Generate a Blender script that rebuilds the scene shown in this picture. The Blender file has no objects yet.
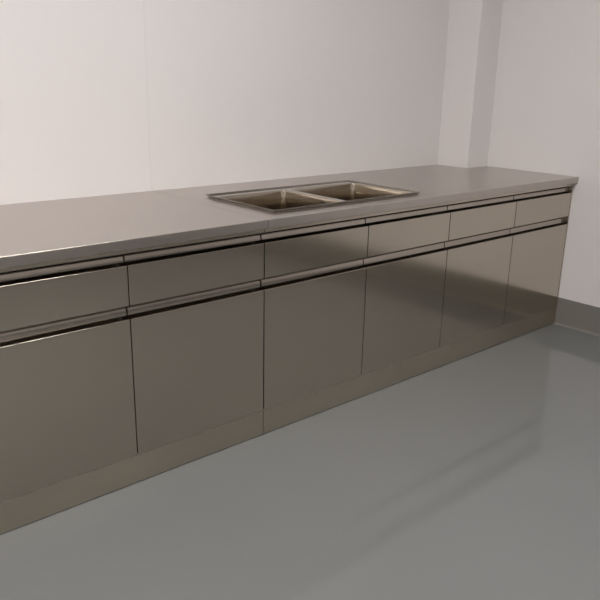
import bpy, bmesh, math
from mathutils import Vector, Matrix

scn = bpy.context.scene
C = scn.collection
PI = math.pi

# ------------------------------------------------------------------ materials
def new_mat(name):
    m = bpy.data.materials.new(name); m.use_nodes = True
    nt = m.node_tree
    return m, nt, nt.nodes, nt.links, nt.nodes['Principled BSDF']

def steel(name, col, rough, stretch=(4, 60, 60), var=0.02, bump=0.0, patch=0.08):
    """brushed stainless sheet: fine grain along one axis and faint cloudy variation"""
    m, nt, N, L, b = new_mat(name)
    tc = N.new('ShaderNodeTexCoord')
    mp = N.new('ShaderNodeMapping'); mp.inputs['Scale'].default_value = stretch
    L.new(tc.outputs['Object'], mp.inputs['Vector'])
    n1 = N.new('ShaderNodeTexNoise'); n1.inputs['Scale'].default_value = 6; n1.inputs['Detail'].default_value = 4
    L.new(mp.outputs['Vector'], n1.inputs['Vector'])
    n2 = N.new('ShaderNodeTexNoise'); n2.inputs['Scale'].default_value = 3.2; n2.inputs['Detail'].default_value = 3
    L.new(tc.outputs['Object'], n2.inputs['Vector'])
    # roughness
    r1 = N.new('ShaderNodeMapRange'); r1.inputs['To Min'].default_value = rough * (1 - var * 2); r1.inputs['To Max'].default_value = rough * (1 + var * 2)
    L.new(n1.outputs['Fac'], r1.inputs['Value']); L.new(r1.outputs['Result'], b.inputs['Roughness'])
    # colour
    mx = N.new('ShaderNodeMix'); mx.data_type = 'RGBA'
    mx.inputs['A'].default_value = (*[c * (1 - patch) for c in col], 1)
    mx.inputs['B'].default_value = (*[min(1, c * (1 + patch)) for c in col], 1)
    L.new(n2.outputs['Fac'], mx.inputs['Factor'])
    L.new(mx.outputs['Result'], b.inputs['Base Color'])
    b.inputs['Metallic'].default_value = 1.0
    if bump:
        bp = N.new('ShaderNodeBump'); bp.inputs['Strength'].default_value = bump; bp.inputs['Distance'].default_value = 0.001
        L.new(n2.outputs['Fac'], bp.inputs['Height']); L.new(bp.outputs['Normal'], b.inputs['Normal'])
    return m

def paint(name, col, rough, spec=0.5, var=0.02, scale=1.5, bump=0.0, bscale=180, coat=0.0):
    m, nt, N, L, b = new_mat(name)
    tc = N.new('ShaderNodeTexCoord')
    n = N.new('ShaderNodeTexNoise'); n.inputs['Scale'].default_value = scale; n.inputs['Detail'].default_value = 5
    L.new(tc.outputs['Object'], n.inputs['Vector'])
    mx = N.new('ShaderNodeMix'); mx.data_type = 'RGBA'
    mx.inputs['A'].default_value = (*[c * (1 - var) for c in col], 1)
    mx.inputs['B'].default_value = (*[min(1, c * (1 + var)) for c in col], 1)
    L.new(n.outputs['Fac'], mx.inputs['Factor']); L.new(mx.outputs['Result'], b.inputs['Base Color'])
    b.inputs['Roughness'].default_value = rough
    b.inputs['Specular IOR Level'].default_value = spec
    b.inputs['Coat Weight'].default_value = coat
    b.inputs['Coat Roughness'].default_value = 0.05
    if bump:
        n3 = N.new('ShaderNodeTexNoise'); n3.inputs['Scale'].default_value = bscale; n3.inputs['Detail'].default_value = 3
        L.new(tc.outputs['Object'], n3.inputs['Vector'])
        bp = N.new('ShaderNodeBump'); bp.inputs['Strength'].default_value = bump; bp.inputs['Distance'].default_value = 0.001
        L.new(n3.outputs['Fac'], bp.inputs['Height']); L.new(bp.outputs['Normal'], b.inputs['Normal'])
    return m

def emitter(name, col, strength):
    m, nt, N, L, b = new_mat(name)
    b.inputs['Base Color'].default_value = (0.8, 0.8, 0.8, 1)
    b.inputs['Emission Color'].default_value = (*col, 1)
    b.inputs['Emission Strength'].default_value = strength
    return m

M_TOP   = steel('stainless_worktop', (0.535, 0.492, 0.455), 0.28, (3, 50, 3), var=0.015, patch=0.015)
M_FRONT = steel('stainless_front', (0.535, 0.485, 0.412), 0.145, (3, 60, 60), patch=0.05)
M_BODY  = steel('stainless_carcass', (0.52, 0.465, 0.395), 0.22, (3, 60, 60), patch=0.05)
M_KICK  = steel('stainless_plinth', (0.54, 0.485, 0.40), 0.36, (3, 60, 60), patch=0.12)
M_GRIP  = steel('stainless_channel', (0.47, 0.425, 0.37), 0.20, (3, 60, 60), patch=0.03)
M_SINK  = steel('sink_steel', (0.47, 0.42, 0.35), 0.13, (20, 20, 20), var=0.03, patch=0.10)
M_RIM   = steel('sink_rim_steel', (0.33, 0.30, 0.265), 0.15, (20, 20, 20), patch=0.05)
M_HOLE  = paint('dark_hole', (0.01, 0.01, 0.01), 0.6)
M_WALL  = paint('wall_panel_white', (0.75, 0.726, 0.722), 0.38, 0.35, 0.01, 1.2)
M_CEIL  = paint('ceiling_white', (0.78, 0.77, 0.75), 0.6, 0.3)
M_FLOOR = paint('epoxy_floor_grey', (0.176, 0.183, 0.181), 0.07, 0.5, 0.03, 0.9, 0.06, 3.0)
M_COVE  = paint('epoxy_cove_grey', (0.200, 0.190, 0.172), 0.5, 0.5, 0.03, 0.9)
M_SEAL  = paint('panel_sealant', (0.73, 0.705, 0.70), 0.38)
M_LAMPF = paint('lamp_frame_white', (0.8, 0.8, 0.8), 0.4)
M_LAMP  = emitter('lamp_diffuser', (1.0, 0.965, 0.94), 11.0)

# ------------------------------------------------------------------ helpers
def finish(name, bm, mat, parent=None, angle=35, weighted=True):
    bmesh.ops.recalc_face_normals(bm, faces=bm.faces)
    me = bpy.data.meshes.new(name); bm.to_mesh(me); bm.free()
    for p in me.polygons: p.use_smooth = True
    me.set_sharp_from_angle(angle=math.radians(angle))
    me.materials.append(mat)
    o = bpy.data.objects.new(name, me); C.objects.link(o)
    if weighted:
        w = o.modifiers.new('wn', 'WEIGHTED_NORMAL'); w.keep_sharp = True; w.weight = 100
    if parent: o.parent = parent
    return o

def box(bm, x0, x1, y0, y1, z0, z1):
    v = [bm.verts.new(p) for p in ((x0,y0,z0),(x1,y0,z0),(x1,y1,z0),(x0,y1,z0),(x0,y0,z1),(x1,y0,z1),(x1,y1,z1),(x0,y1,z1))]
    for f in ((0,1,2,3),(4,5,6,7),(0,1,5,4),(1,2,6,5),(2,3,7,6),(3,0,4,7)):
        bm.faces.new([v[i] for i in f])
    return v

def bevel_all(bm, w, seg=2):
    bmesh.ops.bevel(bm, geom=list(bm.edges), offset=w, segments=seg, profile=0.5, affect='EDGES')

def box_bm(x0, x1, y0, y1, z0, z1, bev=0.0, seg=2):
    bm = bmesh.new(); box(bm, x0, x1, y0, y1, z0, z1)
    if bev: bevel_all(bm, bev, seg)
    return bm

def extrude_x(prof, x0, x1, bm=None):
    """closed profile of (y, z) run along X"""
    bm = bm or bmesh.new()
    a = [bm.verts.new((x0, y, z)) for y, z in prof]
    b = [bm.verts.new((x1, y, z)) for y, z in prof]
    n = len(prof)
    for i in range(n):
        j = (i + 1) % n
        bm.faces.new((a[i], a[j], b[j], b[i]))
    bm.faces.new(a); bm.faces.new(list(reversed(b)))
    return bm

def empty(name, loc, label, cat, group=None):
    o = bpy.data.objects.new(name, None); C.objects.link(o)
    o.empty_display_size = 0.1
    o.location = loc; o['label'] = label; o['category'] = cat
    if group: o['group'] = group
    return o

def struct(name, bm, mat, **k):
    o = finish(name, bm, mat, **k); o['kind'] = 'structure'; return o

# ------------------------------------------------------------------ room
XR, YB = 2.0345, 0.7435          # right wall, back wall
XL, YF, ZC = -3.0, -3.9, 2.90     # left wall, front wall, ceiling
T = 0.08
struct('floor', box_bm(XL - T, XR + T, YF - T, YB + T, -0.10, 0.0), M_FLOOR, weighted=False)
struct('ceiling', box_bm(XL - T, XR + T, YF - T, YB + T, ZC, ZC + 0.1), M_CEIL, weighted=False)
struct('wall_back', box_bm(XL - T, XR + T, YB, YB + T, 0, ZC), M_WALL, weighted=False)
struct('wall_right', box_bm(XR, XR + T, YF - T, YB, 0, ZC), M_WALL, weighted=False)
struct('wall_left', box_bm(XL - T, XL, YF - T, YB, 0, ZC), M_WALL, weighted=False)
struct('wall_front', box_bm(XL, XR, YF - T, YF, 0, ZC), M_WALL, weighted=False)
# boxed-in column in the far corner (stands behind the bench, rising past the worktop)
CX, CY = XR - 0.1876, YB - 0.2095
struct('wall_column', box_bm(CX, XR, CY, YB, 0, ZC, 0.0015, 1), M_WALL, weighted=True)
# sealed joint between two wall panels
struct('trim_1', box_bm(-0.003, 0.003, YB - 0.0008, YB, 0.15, ZC), M_SEAL, weighted=False)

def cove_profile(h=0.149, t=0.004, r=0.012):
    pts = [(0, 0)]
    for i in range(9):                                     # foot to upright, concave
        pts.append((t + r * (1 - math.sin(PI / 2 * i / 8)), r * (1 - math.cos(PI / 2 * i / 8))))
    pts.append((t, h)); pts.append((0, h))
    return pts

def cove(name, ax, at, sgn, a0, a1):
    """coved skirting: ax='x' runs along Y on a wall at X=at, ax='y' runs along X on a wall at Y=at"""
    bm = bmesh.new(); pr = cove_profile()
    def P(d, z, s): return (at + sgn * d, s, z) if ax == 'x' else (s, at + sgn * d, z)
    A = [bm.verts.new(P(d, z, a0)) for d, z in pr]; B = [bm.verts.new(P(d, z, a1)) for d, z in pr]
    n = len(pr)
    for i in range(n): bm.faces.new((A[i], A[(i+1) % n], B[(i+1) % n], B[i]))
    bm.faces.new(A); bm.faces.new(list(reversed(B)))
    return struct(name, bm, M_COVE, angle=50, weighted=False)
cove('baseboard_right', 'x', XR, -1, YF, 0.001)
cove('baseboard_front', 'y', YF, 1, XL, XR - 0.017)
cove('baseboard_left', 'x', XL, 1, YF + 0.017, YB)
cove('baseboard_back', 'y', YB, -1, XL + 0.017, -1.04)

# ------------------------------------------------------------------ cabinets
PITCH = 0.5055
Z_PL, Z_DT = 0.0980, 0.5549       # plinth top, door lip
Z_QB, Z_QT = 0.5950, 0.7176       # drawer bottom, drawer lip
Z_RAIL, Z_TOP, Z_W = 0.7525, 0.7690, 0.80
GAP = 0.0017

GRIP_LO, GRIP_HI = 0.0058, 0.0105
def front_panel_bm(w, h):
    """sheet-steel front with a folded lip along its top; origin bottom left of the face"""
    r, lip, d, th = 0.0016, 0.004, 0.030, 0.018
    prof = [(th, 0.0), (r * 0.4, 0.0), (0, r * 0.6), (0, h - r)]
    for i in range(1, 5):
        a = PI / 2 * i / 4
        prof.append((r * (1 - math.cos(a)), h - r + r * math.sin(a)))
    prof += [(lip - 0.0008, h), (lip, h - 0.0008), (lip, h - d), (th, h - d)]
    bm = extrude_x(prof, 0, w)
    es = [e for e in bm.edges if abs(e.verts[0].co.x - e.verts[1].co.x) < 1e-6 and max(v.co.y for v in e.verts) < lip + 1e-5]
    bmesh.ops.bevel(bm, geom=es, offset=0.0005, segments=1, affect='EDGES')
    return bm

def channel_bm(w, h, gap):
    """recessed finger channel behind the lip, closed above by a free-standing upright strip"""
    z0 = h - 0.0295
    zs, ze = h + GRIP_LO, h + gap - GRIP_HI           # strip foot and head
    yb = 0.034
    prof = [(0.0043, z0), (yb + 0.001, z0), (yb + 0.001, ze - 0.002), (0.0245, ze - 0.0005), (0.0225, ze)]
    n = 6                                             # gently bowed face, leaning back towards its head
    for i in range(n + 1):
        k = 1 - i / n
        prof.append((0.0190 + 0.0018 * k * k, zs + 0.001 + (ze - 0.001 - zs - 0.001) * k))
    prof += [(0.0200, zs), (0.0215, zs + 0.0006), (0.0222, ze - 0.004), (yb, ze - 0.005), (yb, z0 + 0.001), (0.0043, z0 + 0.001)]
    return extrude_x(prof, 0, w)

def make_front(kind, w, h, rise):
    p = finish(kind, front_panel_bm(w, h), M_FRONT)
    c = finish('handle', channel_bm(w - 0.002, h, rise), M_GRIP, p)
    c.location = (0.001, 0, 0)
    c['label'] = 'recessed folded steel grip channel'
    return p

wd = PITCH - 2 * GAP
proto_door = make_front('door', wd, Z_DT - Z_PL - 0.0015, Z_QB - Z_DT)
proto_drawer = make_front('drawer', wd, Z_QT - Z_QB, Z_RAIL - Z_QT)
used = set()

def place_front(proto, parent, x, z):
    if proto.name in used:
        o = proto.copy(); C.objects.link(o)
        for ch in proto.children:
            k = ch.copy(); C.objects.link(k); k.parent = o
    else:
        o = proto; used.add(proto.name)
    o.parent = parent; o.location = (x, 0, z)
    return o

def carcass_bm(w):
    """hollow sheet box: two sides, back, bottom, added front sheet closing light gaps between the bays"""
    bm = bmesh.new()
    y0, y1 = 0.047, 0.725
    z0, z1 = 0.06, Z_TOP
    box(bm, 0.0, 0.010, y0, y1, 0.0, z1)
    box(bm, w - 0.010, w, y0, y1, 0.0, z1)
    box(bm, 0.010, w - 0.010, y1 - 0.008, y1, z0, z1)
    box(bm, 0.010, w - 0.010, y0, y1 - 0.008, 0.085, 0.099)
    box(bm, 0.010, w - 0.010, 0.047, 0.050, 0.099, z1)  # sheet added behind the grip channels to block light at their seams
    return bm

def cabinet(x0, bays, w, label, right_filler=0.0):
    t = empty('base_cabinet', (x0, 0, 0), label, 'cabinet', 'stainless base cabinets along the back wall')
    finish('carcass', carcass_bm(w), M_BODY, t, weighted=False)
    finish('top_rail', box_bm(0.0006, w - 0.0006, 0.0, 0.018, Z_RAIL, Z_TOP, 0.0008, 1), M_BODY, t)
    finish('plinth', box_bm(0.0006, w - 0.0006, 0.0015, 0.020, 0.003, Z_PL - 0.0007, 0.0010, 2), M_KICK, t)
    for i in range(bays):
        place_front(proto_door, t, i * PITCH + GAP, Z_PL)
        place_front(proto_drawer, t, i * PITCH + GAP, Z_QB)
    if right_filler > 0:
        xs = bays * PITCH + GAP * 0.4
        finish('filler_strip', box_bm(xs, w - 0.0006, 0.0, 0.046, Z_PL, Z_RAIL - 0.001, 0.0008, 1), M_BODY, t)
    return t

cab_a = cabinet(-2 * PITCH - 0.0005, 2, 2 * PITCH, 'stainless steel cabinet at the left edge, two doors below two drawers')
cab_b = cabinet(0.0005, 4, 2.0325, 'long stainless steel cabinet under the sink, four doors below four drawers', 0.0105)

# ------------------------------------------------------------------ worktops
SX0, SX1, SY0, SY1 = 0.0898, 0.8797, 0.0616, 0.4919      # sink rim outline
OV = -0.0225

def rrect(x0, x1, y0, y1, r, n=8):
    pts = []
    for cx, cy, a0 in ((x1 - r, y0 + r, -90), (x1 - r, y1 - r, 0), (x0 + r, y1 - r, 90), (x0 + r, y0 + r, 180)):
        for i in range(n + 1):
            a = math.radians(a0 + 90 * i / n)
            pts.append((cx + r * math.cos(a), cy + r * math.sin(a)))
    return pts

def loop(bm, pts, z):
    vs = [bm.verts.new((x, y, z)) for x, y in pts]
    es = [bm.edges.new((vs[i], vs[(i + 1) % len(vs)])) for i in range(len(vs))]
    return vs, es

def bridge(bm, a, b):
    n = len(a)
    for i in range(n): bm.faces.new((a[i], a[(i + 1) % n], b[(i + 1) % n], b[i]))

def slab_with_hole(outer, hole, z0, z1):
    bm = bmesh.new()
    rings = []
    for z in (z1, z0):
        vo, eo = loop(bm, outer, z)
        vh, eh = loop(bm, hole, z) if hole else ([], [])
        bmesh.ops.triangle_fill(bm, use_beauty=True, edges=eo + eh, normal=(0, 0, 1))
        rings.append((vo, vh))
    bridge(bm, rings[0][0], rings[1][0])
    if hole: bridge(bm, rings[0][1], rings[1][1])
    return bm

def worktop(x0, x1, outline, hole, label):
    bm = slab_with_hole(outline, hole, Z_TOP + 0.0005, Z_W)
    bmesh.ops.recalc_face_normals(bm, faces=bm.faces)
    es = []
    for e in bm.edges:
        a, b = e.verts[0].co, e.verts[1].co
        if abs(a.y - OV) < 1e-5 and abs(b.y - OV) < 1e-5: es.append(e)            # all front edges
        elif len(e.link_faces) == 2 and a.z > Z_W - 1e-5 and b.z > Z_W - 1e-5 and abs(a.x - b.x) < 1e-6 and (abs(a.x - x0) < 1e-5 or abs(a.x - x1) < 1e-5) and abs(a.y-b.y) > .3: es.append(e)
    bmesh.ops.bevel(bm, geom=es, offset=0.0024, segments=4, profile=0.5, affect='EDGES', clamp_overlap=True)
    o = finish('worktop', bm, M_TOP, angle=35)
    o['label'] = label; o['category'] = 'worktop'; o['group'] = 'stainless worktop lengths'
    return o

e = 0.0006
worktop(-1.03, -0.0012, [(-1.03, OV), (-0.0012, OV), (-0.0012, YB - e), (-1.03, YB - e)], None,
        'plain stainless worktop length on the left, without a sink')
outl = [(0.0012, OV), (XR - e, OV), (XR - e, CY - e), (CX - e, CY - e), (CX - e, YB - e), (0.0012, YB - e)]
hole = rrect(SX0 + 0.010, SX1 - 0.010, SY0 + 0.010, SY1 - 0.010, 0.02, 5)
worktop(0.0012, XR - e, outl, hole, 'long stainless worktop length holding the double sink, running to the right wall')

# ------------------------------------------------------------------ double sink
sink = empty('double_sink', ((SX0 + SX1) / 2, (SY0 + SY1) / 2, Z_W), 'stainless double-bowl sink with raised rim set into the worktop', 'sink')
ox, oy, oz = sink.location
ZR = 0.0105                                             # rim height over the worktop
B1 = (0.102, 0.448, 0.0680, 0.437)
B2 = (0.468, 0.852, 0.0680, 0.437)
RB = 0.022
def sh(pts): return [(x - ox, y - oy) for x, y in pts]

bm = bmesh.new()
n = 8
# outer edge, rolled down to the worktop
prev = None
for dz, inset, rr in ((0.0002, 0.0090, 0.006), (0.0055, 0.0085, 0.006), (0.0058, 0.0022, 0.009), (0.0080, 0.0, 0.010), (0.0098, 0.0002, 0.010), (ZR, 0.0012, 0.009)):
    v, es_o = loop(bm, sh(rrect(SX0 + inset, SX1 - inset, SY0 + inset, SY1 - inset, rr, n)), dz)
    if prev: bridge(bm, prev, v)
    prev = v
# slight step down to the inner deck
for dz, inset in ((ZR, 0.0025), (ZR - 0.0045, 0.0045)):
    v, es_o = loop(bm, sh(rrect(SX0 + inset, SX1 - inset, SY0 + inset, SY1 - inset, 0.009, n)), dz)
    bridge(bm, prev, v); prev = v
ZD = ZR - 0.0045
holes = []
for b in (B1, B2):
    v, eh = loop(bm, sh(rrect(*b, RB, n)), ZD); holes += eh
eo = [e_ for e_ in bm.edges if e_.verts[0] in set(prev) and e_.verts[1] in set(prev)]
bmesh.ops.triangle_fill(bm, use_beauty=True, edges=eo + holes, normal=(0, 0, 1))
# underside lip so the rim has thickness
rim = finish('rim', bm, M_RIM, sink, angle=40)

def bowl(b):
    bm = bmesh.new()
    x0, x1, y0, y1 = b
    D = 0.190
    prev = None
    prof = []
    for i in range(5):                                   # rolled top edge
        a = PI / 2 * i / 4
        prof.append((0.005 * math.sin(a), ZD - 0.005 * (1 - math.cos(a))))
    prof += [(0.008, -0.06), (0.013, -0.14)]
    rb = 0.032
    for i in range(7):
        a = PI / 2 * i / 6
        prof.append((0.014 + rb * (1 - math.cos(a)), -D + rb - rb * math.sin(a)))
    cx, cy = (x0 + x1) / 2, (y0 + y1) / 2 + 0.02
    for ins, z in prof:
        r = max(RB - ins * 0.3, 0.014)
        v, _ = loop(bm, sh(rrect(x0 + ins, x1 - ins, y0 + ins, y1 - ins, r, n)), z)
        if prev: bridge(bm, prev, v)
        prev = v
    # floor of the bowl sloping to the drain
    k = len(prev)
    ring = []
    # match each perimeter point to a point of the drain circle by angle order
    for v in prev:
        a = math.atan2(v.co.y - (cy - oy), v.co.x - (cx - ox))
        ring.append(bm.verts.new((cx - ox + 0.045 * math.cos(a), cy - oy + 0.045 * math.sin(a), -D - 0.006)))
    bridge(bm, prev, ring)
    o = finish('bowl', bm, M_SINK, sink, angle=50, weighted=False)
    sm = o.modifiers.new('sheet', 'SOLIDIFY'); sm.thickness = 0.001; sm.offset = 1
    # drain strainer
    bd = bmesh.new()
    pr = [(0.046, -D - 0.004), (0.043, -D - 0.0045), (0.038, -D - 0.012), (0.0, -D - 0.012)]
    pv = None
    for r, z in pr[:-1]:
        vs = [bd.verts.new((cx - ox + r * math.cos(2 * PI * i / 32), cy - oy + r * math.sin(2 * PI * i / 32), z)) for i in range(32)]
        if pv: bridge(bd, pv, vs)
        pv = vs
    bd.faces.new(pv)
    dr = finish('drain', bd, M_RIM, o, weighted=False)
    return o
bowl_l = bowl(B1)
bowl_r = bowl(B2)
# overflow slots in the divider wall of the near bowl
bm = bmesh.new()
for k, (yy, hh, ww) in enumerate(((0.194, 0.011, 0.008), (0.180, 0.011, 0.008), (0.164, 0.004, 0.010), (0.148, 0.004, 0.008))):
    wx = B1[1] - 0.0062
    box(bm, wx - ox - 0.0015, wx - ox + 0.002, yy - ww / 2 - oy, yy + ww / 2 - oy, -0.015 - hh / 2, -0.015 + hh / 2)
bevel_all(bm, 0.0006, 1)
ovf = finish('overflow_slots', bm, M_HOLE, bowl_l, weighted=False)
ovf['label'] = 'small dark overflow slots'

# ------------------------------------------------------------------ ceiling lights (above the frame)
def ceiling_light(x, y, sx, sy, label):
    t = empty('ceiling_light', (x, y, ZC), label, 'light', 'ceiling panel lights')
    bm = bmesh.new()
    box(bm, -sx/2-0.02, sx/2+0.02, -sy/2-0.02, -sy/2, -0.03, 0); box(bm, -sx/2-0.02, sx/2+0.02, sy/2, sy/2+0.02, -0.03, 0)
    box(bm, -sx/2-0.02, -sx/2, -sy/2, sy/2, -0.03, 0); box(bm, sx/2, sx/2+0.02, -sy/2, sy/2, -0.03, 0)
    finish('frame', bm, M_LAMPF, t, weighted=False)
    finish('diffuser', box_bm(-sx/2, sx/2, -sy/2, sy/2, -0.022, -0.016), M_LAMP, t, weighted=False)
    return t
ceiling_light(-0.25, -1.15, 1.2, 0.3, 'long ceiling light nearest the sink')
ceiling_light(-1.95, -1.15, 1.2, 0.3, 'long ceiling light over the left part of the floor')

# ------------------------------------------------------------------ world, camera, view
w = bpy.data.worlds.new('World'); scn.world = w; w.use_nodes = True
w.node_tree.nodes['Background'].inputs['Color'].default_value = (0.0, 0.0, 0.0, 1)

cam = bpy.data.cameras.new('Camera'); co = bpy.data.objects.new('Camera', cam); C.objects.link(co)
f_px = 701.256
cam.sensor_width = 36; cam.sensor_fit = 'HORIZONTAL'; cam.lens = f_px * 36 / 600
cam.clip_start = 0.05
fw = Vector((0.63105684, 0.71678864, -0.29661644))
r = Vector((0.75447831, -0.65602477, 0.01984918)); u = Vector((0.18036007, 0.23631663, 0.95479039))
mat = Matrix(((r.x, u.x, -fw.x), (r.y, u.y, -fw.y), (r.z, u.z, -fw.z))).to_4x4()
mat.translation = Vector((-1.43110013, -1.81210676, 1.2360549))
co.matrix_world = mat
scn.camera = co

scn.view_settings.view_transform = 'Standard'
scn.view_settings.look = 'None'
scn.view_settings.gamma = 1
scn.view_settings.use_curve_mapping = False
scn.view_settings.exposure = 1.98
